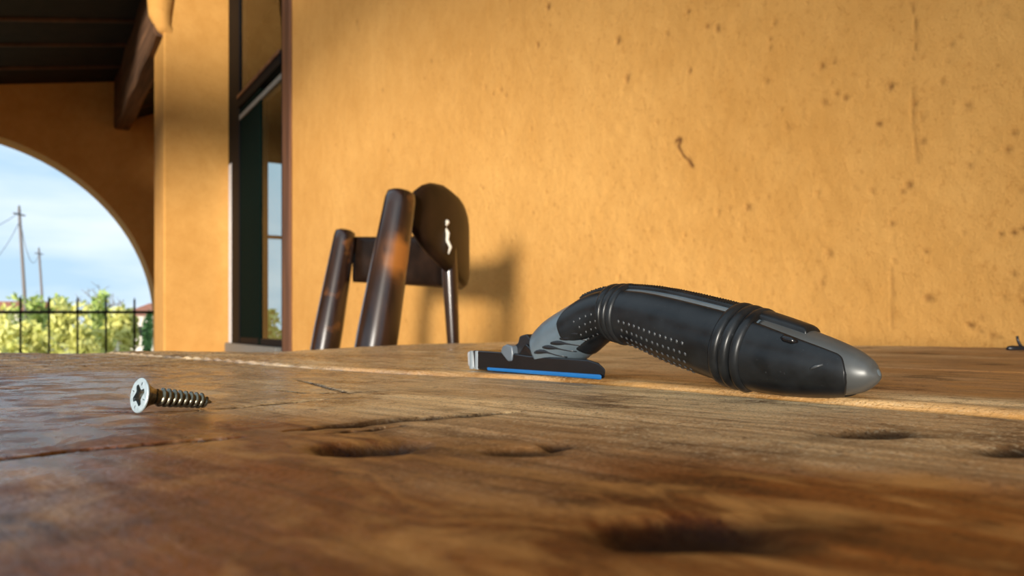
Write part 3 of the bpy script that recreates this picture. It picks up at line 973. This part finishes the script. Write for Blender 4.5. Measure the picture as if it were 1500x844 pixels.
def plank(v_lo, v_hi, ws, nrows, z, drop, worn_lo=False, thick=0.045, dens=None):
    n = len(ws)
    W = np.repeat(ws[:, None], nrows, 1)
    t = np.linspace(0, 1, nrows)[None, :] if dens is None else dens[None, :]
    lo = v_lo(ws) if callable(v_lo) else np.full(n, v_lo)
    hi = v_hi(ws) if callable(v_hi) else np.full(n, v_hi)
    Vv = lo[:, None]*(1-t) + hi[:, None]*t
    g, knot_crack_shade = relief(W, Vv, drop)
    h = z + g + warp(W, Vv)
    dlo = Vv-lo[:, None]; dhi = hi[:, None]-Vv
    cl = 0.006*(1+1.0*fbm(W*40, W*0, 3, 2)) if worn_lo else 0.002
    ch = 0.002
    el = np.clip(1-dlo/cl, 0, 1); eh = np.clip(1-dhi/ch, 0, 1)
    msk = np.clip((0.40+W)/0.10, 0.08, 1) if worn_lo else 1.0
    h -= (0.0042*msk if worn_lo else 0.0013)*el**1.6 + 0.0013*eh**2
    worn = np.clip(1.25-dlo/(cl*1.25), 0, 1)*np.clip((0.37+W)/0.08, 0, 1) if worn_lo else np.zeros_like(h)
    # ends
    ee = np.clip(1-np.minimum(W-ws[0], ws[-1]-W)/0.006, 0, 1)
    h -= 0.003*ee**2
    top = np.stack([W, Vv, h], -1).reshape(-1, 3)
    V = list(map(tuple, top)); Fc = [tuple(f) for f in grid_faces(n, nrows, flip=True)]
    idx = np.arange(n*nrows).reshape(n, nrows)
    loop = list(idx[:, 0]) + list(idx[-1, 1:]) + list(idx[::-1, -1][1:]) + list(idx[0, ::-1][1:-1])
    k0 = len(V)
    for i in loop: V.append((V[i][0], V[i][1], z-thick))
    L = len(loop)
    for i in range(L):
        j = (i+1) % L
        Fc.append((loop[i], k0+i, k0+j, loop[j]))
    Fc.append(tuple(k0+i for i in range(L))[::-1])
    kk = np.zeros(len(V)); kk[:knot_crack_shade.size] = knot_crack_shade.ravel()
    stain_shade = np.clip((0.140+0.7*np.clip(W+0.08, 0, .12)-Vv+0.05*fbm(W*14, Vv*26, 3, 2))/0.06, 0, 1)  # brown tone and foreground shade painted into the near boards
    stain_shade = np.maximum(stain_shade, 0.75*np.clip((W+0.24+0.10*fbm(W*6, Vv*20, 3, 1))/0.16, 0, 1)*np.clip((Vv-0.25)/0.02, 0, 1))
    oo = np.zeros(len(V)); oo[:stain_shade.size] = stain_shade.ravel()
    vs_ = np.clip((-W-0.6*Vv-0.03+0.03*fbm(W*18, Vv*18, 3, 0))/0.09, 0, 1)
    vn = np.zeros(len(V)); vn[:vs_.size] = vs_.ravel()
    ww = np.zeros(len(V)); ww[:worn.size] = worn.ravel()
    Fc = [f[::-1] for f in Fc]
    return mesh_np('plank', V, Fc, M['table'], table, attrs={'knot_crack_shade': kk, 'worn': ww, 'stain_shade': oo, 'varnish': vn})

W0, W1 = -0.63, 0.90
def axis(dense0, dense1, fine, coarse):
    a = np.arange(W0, dense0, coarse); b_ = np.arange(dense0, dense1, fine); c = np.arange(dense1, W1+coarse*.5, coarse)
    return np.concatenate([a, b_, c])
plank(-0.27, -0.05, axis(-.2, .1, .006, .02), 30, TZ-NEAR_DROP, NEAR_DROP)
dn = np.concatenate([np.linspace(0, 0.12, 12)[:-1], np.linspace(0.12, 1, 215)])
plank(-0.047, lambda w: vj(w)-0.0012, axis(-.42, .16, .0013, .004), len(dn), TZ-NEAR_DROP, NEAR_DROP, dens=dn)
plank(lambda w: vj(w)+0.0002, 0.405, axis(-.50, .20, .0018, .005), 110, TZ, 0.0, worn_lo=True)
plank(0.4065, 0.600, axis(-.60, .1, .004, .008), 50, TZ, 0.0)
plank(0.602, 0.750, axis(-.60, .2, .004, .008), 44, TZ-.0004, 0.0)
for (a, b_) in ((-0.5, -0.16), (-0.5, 0.62), (0.78, -0.16), (0.78, 0.62)):
    box('leg', a-.04, a+.04, b_-.04, b_+.04, 0, TZ-.045, M['beam'], table, bevel=.006)
box('apron', -.5, .78, .60, .64, TZ-.13, TZ-.046, M['beam'], table)
box('apron', -.5, .78, -.18, -.14, TZ-.13, TZ-.046, M['beam'], table)

# ================================================================== SHAVER
AX, AZ = 0.614, -0.789
OX, OZ = -0.011, 0.367
sdir = cw(AX, AZ, 0)
so = cw(OX, OZ, TZ)
shaver = empty('body_shaver', so, math.atan2(sdir.y, sdir.x))
tag(shaver, 'black and blue-grey curved body shaver with rubber grip lying on the table', 'shaver')

def s_map(x, y, ly=0.0):
    """photo pixel on the shaver's lengthwise plane (offset ly) -> local (s, h)"""
    t = (x-CX)/F
    bx, bz = OX+0.789*ly, OZ+0.614*ly
    s = (t*bz-bx)/(AX-AZ*t)
    Z = bz+AZ*s
    return s, (HOR-y)/F*Z+0.022, Z

# centre line of the body in the photo: x, y, radius in px
BODY = [(806,516,38), (822,503,41), (846,486,40), (872,468,37), (896,459,35.5), (922,461,39), (955,468,44), (990,479,49), (1030,491,52),
        (1070,503,54), (1105,513,54.5), (1140,522,52.5), (1175,530,48.5), (1210,537,42.5), (1240,543,36), (1260,546,29.5), (1275,547,21), (1283,547,13), (1287.5,546,5)]
ctr = []; rad = []
for (x, y, r) in BODY:
    s, h, Z = s_map(x, y)
    ctr.append((s, h)); rad.append(r*Z/F)
ctr = np.array(ctr); rad = np.array(rad)
tk = np.arange(len(BODY), dtype=float)
def cr_interp(P, t):
    t = np.clip(t, 0, len(P)-1-1e-6); i = np.floor(t).astype(int); f = t-i
    g = lambda k: P[np.clip(k, 0, len(P)-1)]
    p0, p1, p2, p3 = g(i-1), g(i), g(i+1), g(i+2)
    if P.ndim == 2: f = f[..., None]
    return 0.5*((2*p1)+(-p0+p2)*f+(2*p0-5*p1+4*p2-p3)*f**2+(-p0+3*p1-3*p2+p3)*f**3)
def body_t(x):
    """parameter of the photo column x on the centre line"""
    xs = np.array([b[0] for b in BODY], float)
    return float(np.interp(x, xs, tk))
def surf(t, phi, off=0.0):
    t = np.asarray(t, float); phi = np.asarray(phi, float)
    c = cr_interp(ctr, t); r = np.maximum(cr_interp(rad, t), 0.0006)
    d = cr_interp(ctr, t+0.05)-cr_interp(ctr, t-0.05)
    d = d/np.linalg.norm(d, axis=-1, keepdims=True)
    nx, nz_ = -d[..., 1], d[..., 0]
    rn = r+off; rb = r*0.96+off
    return np.stack([c[..., 0]+nx*rn*np.cos(phi), -rb*np.sin(phi), c[..., 1]+nz_*rn*np.cos(phi)], -1)

def loft(name, ts, offs, mat, parent=shaver, n=48, cap=True):
    ph = np.linspace(0, 2*PI, n, endpoint=False)
    T, P = np.meshgrid(ts, ph, indexing='ij')
    O = np.repeat(np.asarray(offs, float)[:, None], n, 1) if hasattr(offs, '__len__') else np.full(T.shape, offs)
    V = surf(T, P, O).reshape(-1, 3)
    Fc = []
    for i in range(len(ts)-1):
        for k in range(n):
            Fc.append((i*n+k, i*n+(k+1) % n, (i+1)*n+(k+1) % n, (i+1)*n+k))
    if cap:
        Fc.append(tuple(range(n))[::-1]); Fc.append(tuple((len(ts)-1)*n+k for k in range(n)))
    o = mesh_np(name, V, Fc, mat, parent)
    return o

def patch(name, ts, plo, phi_hi, off, mat, parent=shaver, n=28, edge=0.12, texture=None):
    """raised skin on the body between two angles (functions of t), rounded down at its rim"""
    ts = np.asarray(ts)
    a = np.array([plo(t) for t in ts]); b_ = np.array([phi_hi(t) for t in ts])
    q = np.linspace(0, 1, n)
    P = a[:, None]*(1-q)+b_[:, None]*q
    T = np.repeat(ts[:, None], n, 1)
    rim = np.minimum(q, 1-q)[None, :]/edge
    tl = np.linspace(0, 1, len(ts)); rim2 = np.minimum(tl, 1-tl)[:, None]/(edge*.35)
    R = np.clip(np.minimum(rim, rim2), 0, 1)
    O = off*np.sqrt(np.clip(1-(1-R)**2, 0, 1))-0.0003*(R <= 0)
    if texture is not None: O = O+texture(T, P)*R
    V = surf(T, P, O).reshape(-1, 3)
    return mesh_np(name, V, [tuple(f) for f in grid_faces(len(ts), n, flip=True)], mat, parent)

D = math.radians
tA, tR1, tR2, tEnd = 0.0, body_t(909), body_t(1100), len(BODY)-1
sh = loft('shell', np.concatenate([np.linspace(0, 14, 90), np.linspace(14.05, tEnd-.001, 40)]), 0.0, M['shell'])
sh2 = loft('tail_shell', np.concatenate([np.linspace(tR2+.6, 14, 24), np.linspace(14.05, tEnd-.02, 40)]), 0.00025, M['tail_shell'])
# black rubber skin of the middle: everything but two thin bands near the crest
def lob(t, t0, t1, lo, hi, p=0.5):
    q = min(max((t-t0)/(t1-t0), 0), 1)
    return lo+(hi-lo)*(q**p)
ts = np.linspace(tR1, tR2, 60)
patch('grip_rubber', ts, lambda t: D(30), lambda t: D(330), 0.0009, M['rubber'], n=90, edge=0.02)
# crest strip with a fine stud texture
stud = lambda T, P: 0.0006*np.clip(np.sin(T*60)*np.sin(P*26), 0, 1)
patch('crest_strip', np.linspace(tR1, tR2-.35, 150), lambda t: D(-17), lambda t: D(17), 0.0012, M['rubber'], n=26, texture=stud)
# oval pad on the neck
t0, t1 = body_t(846), tR1
def neck_half(t):
    q = min(max((t-t0)/(t1-t0), 0), 1)
    return 62*math.sqrt(max(0, 1-(1-min(q/.75, 1))**2))
for sgn in (1, -1):
    patch('neck_pad', np.linspace(t0+.001, t1, 40), lambda t: D(sgn*88-neck_half(t)), lambda t: D(sgn*88+neck_half(t)), 0.0007, M['rubber'], n=24, edge=.06)
patch('crest_strip', np.linspace(body_t(866), tR1, 60), lambda t: D(-16), lambda t: D(16), 0.0010, M['rubber'], n=26, texture=stud)
patch('neck_belly', np.linspace(body_t(850), tR1, 30), lambda t: D(140), lambda t: D(220), 0.0006, M['rubber'], n=20)
# moulded rings
def ring(x, wd, hgt):
    t = body_t(x); ww = wd
    a = np.linspace(-1, 1, 9)
    loft('grip_ring', t+a*ww, hgt*np.sqrt(np.clip(1-a*a, 0, 1))+0.0002, M['rubber'], cap=False)
for x in (903, 911, 920): ring(x, .17, .0017)
for x in (1080, 1094, 1110): ring(x, .22, .0020)
# rubber side panels of the tail, ending in a rounded point
t2, t3 = body_t(1112), body_t(1256)
def tail_lo(t):
    q = min(max((t-t2)/(t3-t2), 0), 1)
    return 34+16*q+48*max(0, (q-.80)/.20)**2.5
def tail_hi(t):
    q = min(max((t-t2)/(t3-t2), 0), 1)
    return 180-20*max(0, (q-.6)/.4)-50*max(0, (q-.86)/.14)**2
for sgn in (1, -1):
    patch('tail_pad', np.linspace(t2, t3, 60), lambda t: D(sgn*tail_lo(t)), lambda t: D(sgn*tail_hi(t)), 0.0011, M['rubber'], n=40, edge=.05)
# raised thumb rest over the tail's crest
patch('thumb_rest', np.linspace(body_t(1098), body_t(1186), 50), lambda t: D(-26), lambda t: D(26), 0.0017, M['rubber'], n=24, edge=.3)
# small slot in the tail pad
def on_body(x, phi_deg, off=0.0): return Vector(surf(np.array(body_t(x)), np.array(D(phi_deg)), np.array(off)))
bm = bmesh.new()
add_tube(bm, [on_body(1162, 52, .0006), on_body(1168, 52, .0012), on_body(1178, 52, .0012), on_body(1186, 52, .0006)], [.0005, .0012, .0012, .0005], 8)
bm_obj('charge_slot', bm, M['black_gloss'], shaver, smooth=True)
bm = bmesh.new()
add_tube(bm, [on_body(1212, 92, .0012), on_body(1218, 86, .0014), on_body(1226, 80, .0012)], [.0003, .0005, .0003], 6)
bm_obj('scratch_mark', bm, M['nub'], shaver, smooth=True)
# studs on the grip
bm = bmesh.new()
def stud_at(x, phi, r, off):
    p = on_body(x, phi, off); q = on_body(x, phi, off+.001)
    nrm = (q-p).normalized()
    s, h = r, r*.7
    a = nrm.cross(Vector((0, 0, 1))).normalized() if abs(nrm.z) < .95 else Vector((1, 0, 0))
    b_ = nrm.cross(a)
    base = [bm.verts.new(p+(a*math.cos(k*PI/3)*.8+b_*math.sin(k*PI/3)*1.25)*s) for k in range(6)]
    mid = [bm.verts.new(p+(a*math.cos(k*PI/3)*.8+b_*math.sin(k*PI/3)*1.25)*s*.6+nrm*h*.85) for k in range(6)]
    tp = bm.verts.new(p+nrm*h)
    for k in range(6):
        bm.faces.new((base[k], base[(k+1) % 6], mid[(k+1) % 6], mid[k]))
        bm.faces.new((mid[k], mid[(k+1) % 6], tp))
for sg in (1, -1):
    for row, ph in enumerate((100, 116, 132, 148, 164)):
        for k in range(13):
            x = 937+k*8.2+(4 if row % 2 else 0)
            stud_at(x, sg*ph, .00075, .0007)
    for row, ph in enumerate((92, 108, 124, 140)):
        for k in range(5):
            x = 868+k*8+(4 if row % 2 else 0)
            stud_at(x, sg*ph, .0006, .0005)
st = bm_obj('grip_studs', bm, M['nub'], shaver, smooth=True)
st['kind'] = 'stuff'
# wavy finger grooves on the grey neck
for k in range(5):
    bm = bmesh.new()
    x0 = 812+k*11
    pts = []
    for q in range(9):
        f = q/8
        pts.append(on_body(x0+26*f, 96+50*f-8*math.sin(f*PI)+k*3, -.0002))
    add_tube(bm, pts, [.0003+.0008*math.sin(PI*min(1, (i+.5)/5)) if i < 5 else .0004 for i in range(9)], 7)
    bm_obj('finger_groove', bm, M['black_plastic'], shaver, smooth=True)

# cutting head
HW = 0.0105
FAR = 0.0040
def prof(pxs, ly=-HW): return [(s_map(x, y, ly)[0], s_map(x, y, ly)[1]) for x, y in pxs]
def extrude_prof(name, pr, y0, y1, mat, bevel=0.0, parent=shaver, skew=True):
    bm = bmesh.new()
    smax = max(p[0] for p in pr); smin = min(p[0] for p in pr)
    def far_s(s): return s-0.013*max(0, (s-0.035)/0.03) if skew else s
    a = [bm.verts.new((p[0], y0, max(p[1], 0.0004))) for p in pr]; b_ = [bm.verts.new((far_s(p[0]), y1, max(p[1], 0.0004))) for p in pr]
    bm.faces.new(a); bm.faces.new(b_[::-1])
    for i in range(len(pr)):
        j = (i+1) % len(pr)
        bm.faces.new((a[i], b_[i], b_[j], a[j]))
    return bm_obj(name, bm, mat, parent, bevel=bevel)
head = extrude_prof('cutting_head', prof([(692,513),(742,516),(772,521),(800,523),(862,527),(878,532),(888,541),(886,556),(716,547),(694,543)]), -HW, FAR, M['black_gloss'], .0009)
extrude_prof('skin_guard', prof([(715,538),(884,549),(884,556.5),(716,547)]), -HW-.0010, FAR+.0005, M['blue'], .0005)
extrude_prof('foil_end', prof([(682,515),(697,513),(701,520),(702,545),(690,543),(683,537)]), -HW+.0005, FAR-.0005, M['chrome'], .0012)
for k, (xa, xb) in enumerate(((688, 692), (696, 700))):
    extrude_prof('foil_rib', prof([(xa,514),(xb,514),(xb,543),(xa,542)]), -HW-.0002, FAR+.0002, M['grey_plastic'], .0003)
extrude_prof('release_tab', prof([(734,516),(737,507),(743,504),(751,507),(752,518),(751,529),(745,530)]), -HW-.0007, -HW+.005, M['grey_tab'], .0009, skew=False)
extrude_prof('hinge_block', prof([(752,522),(758,508),(768,502),(770,492),(781,489),(800,512),(812,526)], -.004), -.008, .008, M['black_plastic'], .0010)
extrude_prof('neck_collar', prof([(772,521),(786,502),(806,522),(858,531),(862,540),(790,535)], -.003), -.0095, .0095, M['black_gloss'], .0012)
bm = bmesh.new()
p = s_map(785, 516, -.0095)
add_tube(bm, [(p[0], -.0088, p[1]), (p[0], -.0105, p[1])], [.0012, .0009], 10)
bm_obj('hinge_pin', bm, M['chrome'], shaver, smooth=True)

# ================================================================== SCREW
def build_screw():
    drop = NEAR_DROP
    Zh = F*(0.022+drop)/(607-HOR)
    hx = (203-CX)/F*Zh
    R = 0.0046; Lh = 0.0034; L = 0.0208; rt = 0.0025
    d2 = Vector((0.62, 0.785))                                  # axis in camera right / forward
    ax = cw(d2.x, d2.y, 0); ax.z = 0
    base = cw(hx, Zh, TZ-drop)
    e = empty('wood_screw', base)
    tag(e, 'short zinc countersunk wood screw with cross recess lying on the table', 'screw')
    tilt = math.asin((R-0.0013)/L)
    axd = Vector((ax.x*math.cos(tilt), ax.y*math.cos(tilt), -math.sin(tilt))).normalized()
    side = axd.cross(Vector((0, 0, 1))).normalized()
    up = side.cross(axd).normalized()
    o0 = Vector((0, 0, R*math.cos(tilt)+.0004))
    P = lambda a, s, u: o0+axd*a+side*s+up*u
    rot = math.radians(28)
    # head face with the cross-shaped opening
    bm = bmesh.new()
    n = 48
    rim = [bm.verts.new(P(0, math.cos(2*PI*k/n)*R*.96, math.sin(2*PI*k/n)*R*.96)) for k in range(n)]
    w_, l_ = 0.00072, 0.0029
    cross = []
    for k in range(4):
        a = rot+k*PI/2
        ca, sa = math.cos(a), math.sin(a)
        for (q, r_) in ((l_, -w_*.8), (l_*1.04, 0), (l_, w_*.8), (w_*2.2, w_*1.15), (w_*1.75, w_*1.75)):
            cross.append((q*ca-r_*sa, q*sa+r_*ca))
    cv = [bm.verts.new(P(0, x, y)) for x, y in cross]
    es = [bm.edges.new((rim[k], rim[(k+1) % n])) for k in range(n)]+[bm.edges.new((cv[k], cv[(k+1) % len(cv)])) for k in range(len(cv))]
    bmesh.ops.triangle_fill(bm, edges=es, use_beauty=True)
    # drop triangles inside the cross
    cen = [f for f in bm.faces if all(v in cv for v in f.verts)]
    def inside(x, y):
        c_, s_ = math.cos(-rot), math.sin(-rot)
        X, Y = x*c_-y*s_, x*s_+y*c_
        return (abs(X) < l_ and abs(Y) < w_*.9) or (abs(Y) < l_ and abs(X) < w_*.9)
    kill = []
    for f in bm.faces:
        m = f.calc_center_median()-o0
        if all(v in cv for v in f.verts) and inside(m.dot(side), m.dot(up)): kill.append(f)
    bmesh.ops.delete(bm, geom=kill, context='FACES_ONLY')
    rings = [rim]
    for (a, r) in ((.0002, R), (.0005, R)):
        rings.append([bm.verts.new(P(a, math.cos(2*PI*k/n)*r, math.sin(2*PI*k/n)*r)) for k in range(n)])
    for r0, r1 in zip(rings, rings[1:]):
        for k in range(n): bm.faces.new((r0[k], r0[(k+1) % n], r1[(k+1) % n], r1[k]))
    hd = bm_obj('screw_head', bm, M['zinc'], e)
    bm = bmesh.new()
    add_tube(bm, [P(.0004, 0, 0), P(.0008, 0, 0), P(Lh*.6, 0, 0), P(Lh, 0, 0), P(Lh+.0008, 0, 0)], [R*.985, R*.95, R*.68, rt*.95, rt*.85], 40)
    bm_obj('countersunk_cone', bm, M['thread_metal'], e, smooth=True)
    # recess walls and floor
    bm = bmesh.new()
    t_ = [bm.verts.new(P(.00002, x, y)) for x, y in cross]; f_ = [bm.verts.new(P(.0017, x*.55, y*.55)) for x, y in cross]
    m = len(cross)
    for k in range(m): bm.faces.new((t_[k], t_[(k+1) % m], f_[(k+1) % m], f_[k]))
    bm.faces.new(f_)
    bm_obj('cross_recess', bm, M['recess'], hd)
    bm = bmesh.new()
    for k in range(4):
        a = rot+PI/4+k*PI/2
        c_, s_ = math.cos(a), math.sin(a)
        add_tube(bm, [P(-.00002, c_*.0028, s_*.0028), P(-.00002, c_*.0036, s_*.0036)], .00010, 5)
    bm_obj('tick_marks', bm, M['recess'], hd)
    # core
    def core_r(a):
        q = (a-Lh)/(L-Lh)
        return rt*.80*(1-.28*q) if q < .84 else rt*.80*(1-.28*.84)*max(.05, (1-q)/.16)
    bm = bmesh.new()
    aa = [Lh-.0003+(L-Lh)*k/20 for k in range(21)]
    add_tube(bm, [P(a, 0, 0) for a in aa], [max(core_r(a), .0001) for a in aa], 20)
    bm_obj('shank', bm, M['thread_metal'], e, smooth=True)
    # helical thread ridge
    turns, per = 10, 28
    V = []; Fc = []
    tot = turns*per
    for i in range(tot+1):
        q = i/tot; a = Lh+.0010+(L-Lh-.0016)*q; th = 2*PI*turns*q
        cr_ = core_r(a); hr = min(1, q*12, (1-q)*7)
        ro = cr_+.00070*hr*(1-.15*q)
        c_, s_ = math.cos(th), math.sin(th)
        for (da, r) in ((-.00062, cr_*.97), (-.00016, ro), (.00016, ro), (.00048, cr_*.97)):
            V.append(P(a+da, c_*r, s_*r))
    for i in range(tot):
        for k in range(3): Fc.append((4*i+k, 4*i+k+1, 4*i+4+k+1, 4*i+4+k))
    t = mesh_np('thread', V, Fc, M['thread_metal'], e)
build_screw()

# ================================================================== CHAIR
def build_chair():
    Bt = (-0.1879, 1.2749, 0.944); At = (-0.4075, 1.8385, 0.9477)
    Bf = (-0.3279, 1.1757, 0.0); Af = (-0.5486, 1.7372, 0.0)
    Ct = (-0.122, 1.4213, 0.905); Cf = (-0.0805, 1.4576, 0.0)
    cxy = cw((Bf[0]+Af[0]+Cf[0])/3, (Bf[1]+Af[1]+Cf[1])/3, 0)
    e = empty('wooden_chair', cxy)
    tag(e, 'dark lacquered wooden chair with curved rounded backrest standing by the ochre wall', 'chair')
    W = lambda p: cw(*p)-cxy
    def lerp(a, b_, t): return tuple(x+(y-x)*t for x, y in zip(a, b_))
    for (t, f) in ((Bt, Bf), (At, Af)):
        qs = [-.004, 0.0, .012]+[.012+.488*i/40 for i in range(1, 41)]+[.75, 1.0]
        pts = [W(lerp(t, f, q)) for q in qs]
        bm = bmesh.new()
        add_tube(bm, pts, list(np.interp(qs, [-.004, 0.0, .012, .12, .25, .5, 1.0], [.017, .0238, .0262, .0305, .0345, .0350, .0240])), 40)
        lg = bm_obj('leg', bm, M['chair'], e, smooth=True)
        if t is Bt:                                           # lacquer rubbed off below the top
            spot = px(588, 376, Bt[1]-.035)-cxy
            co = np.array([v.co for v in lg.data.vertices])-np.array(spot)
            w = np.exp(-(co[:, 2]/.026)**2-((co[:, 0]**2+co[:, 1]**2)/.022**2))
            w = np.clip(w*1.6+.7*fbm(co[:, 2]*70+9, (co[:, 0]+co[:, 1])*60+4, 3, 1)*(w > .15), 0, 1)
            a = lg.data.attributes.new('wear', 'FLOAT', 'POINT')
            a.data.foreach_set('value', w.astype(np.float32))
    pts = [W(lerp(Ct, Cf, q)) for q in (0, .02, .1, .25, .5, 1)]
    bm = bmesh.new()
    add_tube(bm, pts, [.0075, .0150, .0150, .0115, .0105, .0105], 16)
    bm_obj('leg', bm, M['chair'], e, smooth=True)
    # backrest: bent panel through three plan points
    P0 = np.array((-.1806, 1.2932)); P2 = np.array((-.3928, 1.8544)); Pm = np.array((-.1171, 1.6226))
    def plan(t):
        c = 2*Pm-0.5*(P0+P2)
        return (1-t)**2*P0+2*t*(1-t)*c+t*t*P2
    nu, nv = 64, 20
    KT = [0, .015, .04, .08, .14, .22, .32, .45, .60, .80, 1.0]
    TOP = [0.2025, 0.2269, 0.244, 0.255, 0.2586, 0.2513, 0.2342, 0.2123, 0.2025, 0.2074, 0.2159]
    BOT = [0.1879, 0.1647, 0.144, 0.122, 0.1013, 0.0854, 0.0769, 0.0732, 0.0793, 0.0915, 0.1037]
    th = .0135
    V = []; Fc = []
    for side in (1, -1):
        for i in range(nu+1):
            t = i/nu
            p = plan(t); d = plan(min(t+.01, 1))-plan(max(t-.01, 0)); d /= np.linalg.norm(d)
            nrm = np.array((d[1], -d[0]))
            s = 2*t-1
            top = CAMZ+np.interp(t, KT, TOP); bot = CAMZ+np.interp(t, KT, BOT)
            mid = (top+bot)/2; hh = (top-bot)/2
            for j in range(nv+1):
                q = -1+2*j/nv
                edge = math.sqrt(max(0, 1-abs(q)**6))*max(.15, min(1, (1-abs(s))*14))
                o = p+nrm*side*th*edge
                V.append(W((o[0], o[1], mid+hh*q)))
    half = (nu+1)*(nv+1)
    for f in grid_faces(nu+1, nv+1): Fc.append(tuple(f))
    for f in grid_faces(nu+1, nv+1, off=half, flip=True): Fc.append(tuple(f))
    ix = lambda i, j, s=0: s*half+i*(nv+1)+j
    for i in range(nu):
        for j in (0, nv): Fc.append((ix(i,j), ix(i+1,j), ix(i+1,j,1), ix(i,j,1)))
    for j in range(nv):
        for i in (0, nu): Fc.append((ix(i,j), ix(i,j+1), ix(i,j+1,1), ix(i,j,1)))
    o = mesh_np('backrest', V, Fc, M['backrest'], e)
    bm = bmesh.new(); bm.from_mesh(o.data); bmesh.ops.remove_doubles(bm, verts=bm.verts, dist=1e-5); bmesh.ops.recalc_face_normals(bm, faces=bm.faces); bm.to_mesh(o.data); bm.free()
    # seat and its rails, below the table's edge line
    sc = (-.30, 1.50)
    bm = bmesh.new()
    rings = []
    for (r, z) in ((.02, .425), (.19, .428), (.22, .432), (.235, .440), (.235, .452), (.22, .460), (.17, .455), (.02, .450)):
        rings.append([bm.verts.new(W((sc[0]+math.cos(a)*r, sc[1]+math.sin(a)*r, z))) for a in (2*PI*q/40 for q in range(40))])
    for r0, r1 in zip(rings, rings[1:]):
        for q in range(40): bm.faces.new((r0[q], r0[(q+1) % 40], r1[(q+1) % 40], r1[q]))
    bm.faces.new(rings[0][::-1]); bm.faces.new(rings[-1])
    bm_obj('seat', bm, M['chair'], e, smooth=True)
    for (a, b_) in ((Bt, Bf), (At, Af), (Ct, Cf)):
        q = (a[2]-.415)/(a[2]-b_[2])
        tube('seat_rail', [W(lerp(a, b_, q)), W((sc[0], sc[1], .415))], .014, M['chair'], e, 10)
    # thread caught on the leg's top
    tp = [px(651,320,1.385), px(655,326,1.382), px(651,333,1.381), px(656,342,1.381), px(655,352,1.380), px(660,362,1.380), px(657,372,1.380)]
    bm = bmesh.new()
    add_tube(bm, tp, [.0025, .0052, .0035, .0040, .0032, .0028, .0014], 7)
    add_tube(bm, [px(649,322,1.385), px(646,319,1.386)], [.003, .0012], 6)
    add_tube(bm, [px(653,330,1.382), px(647,338,1.382), px(649,343,1.382)], [.002, .0014, .0008], 6)
    o = bm_obj('white_thread', bm, M['thread'], None, smooth=True)
    tag(o, 'frayed white thread hanging on the back of the dark chair', 'thread')
build_chair()

# ================================================================== small black thing at the table's far right
def build_clip():
    Z = 0.60
    b0 = px(1487, 514, Z)
    e = empty('black_clip', (b0.x, b0.y, b0.z-.002))
    tag(e, 'small black clip with thin upright wire at the far right table edge', 'clip')
    o = Vector((b0.x, b0.y, b0.z-.002))
    bm = bmesh.new()
    add_tube(bm, [px(1474.5,511,Z)-o, px(1477,510.5,Z)-o, px(1483,510.5,Z)-o, px(1492,510.5,Z)-o, px(1512,510,Z)-o, px(1530,510,Z)-o], [.0009, .0019, .0024, .0021, .0014, .0010], 10)
    bm_obj('body', bm, M['black_plastic'], e, smooth=True)
    bm = bmesh.new()
    add_tube(bm, [px(1490,492.5,Z)-o, px(1491,499,Z)-o, px(1494,505,Z)-o, px(1499,511,Z)-o], [.0010, .0011, .0012, .0012], 8)
    bm_obj('upright_wire', bm, M['black_plastic'], e, smooth=True)
build_clip()
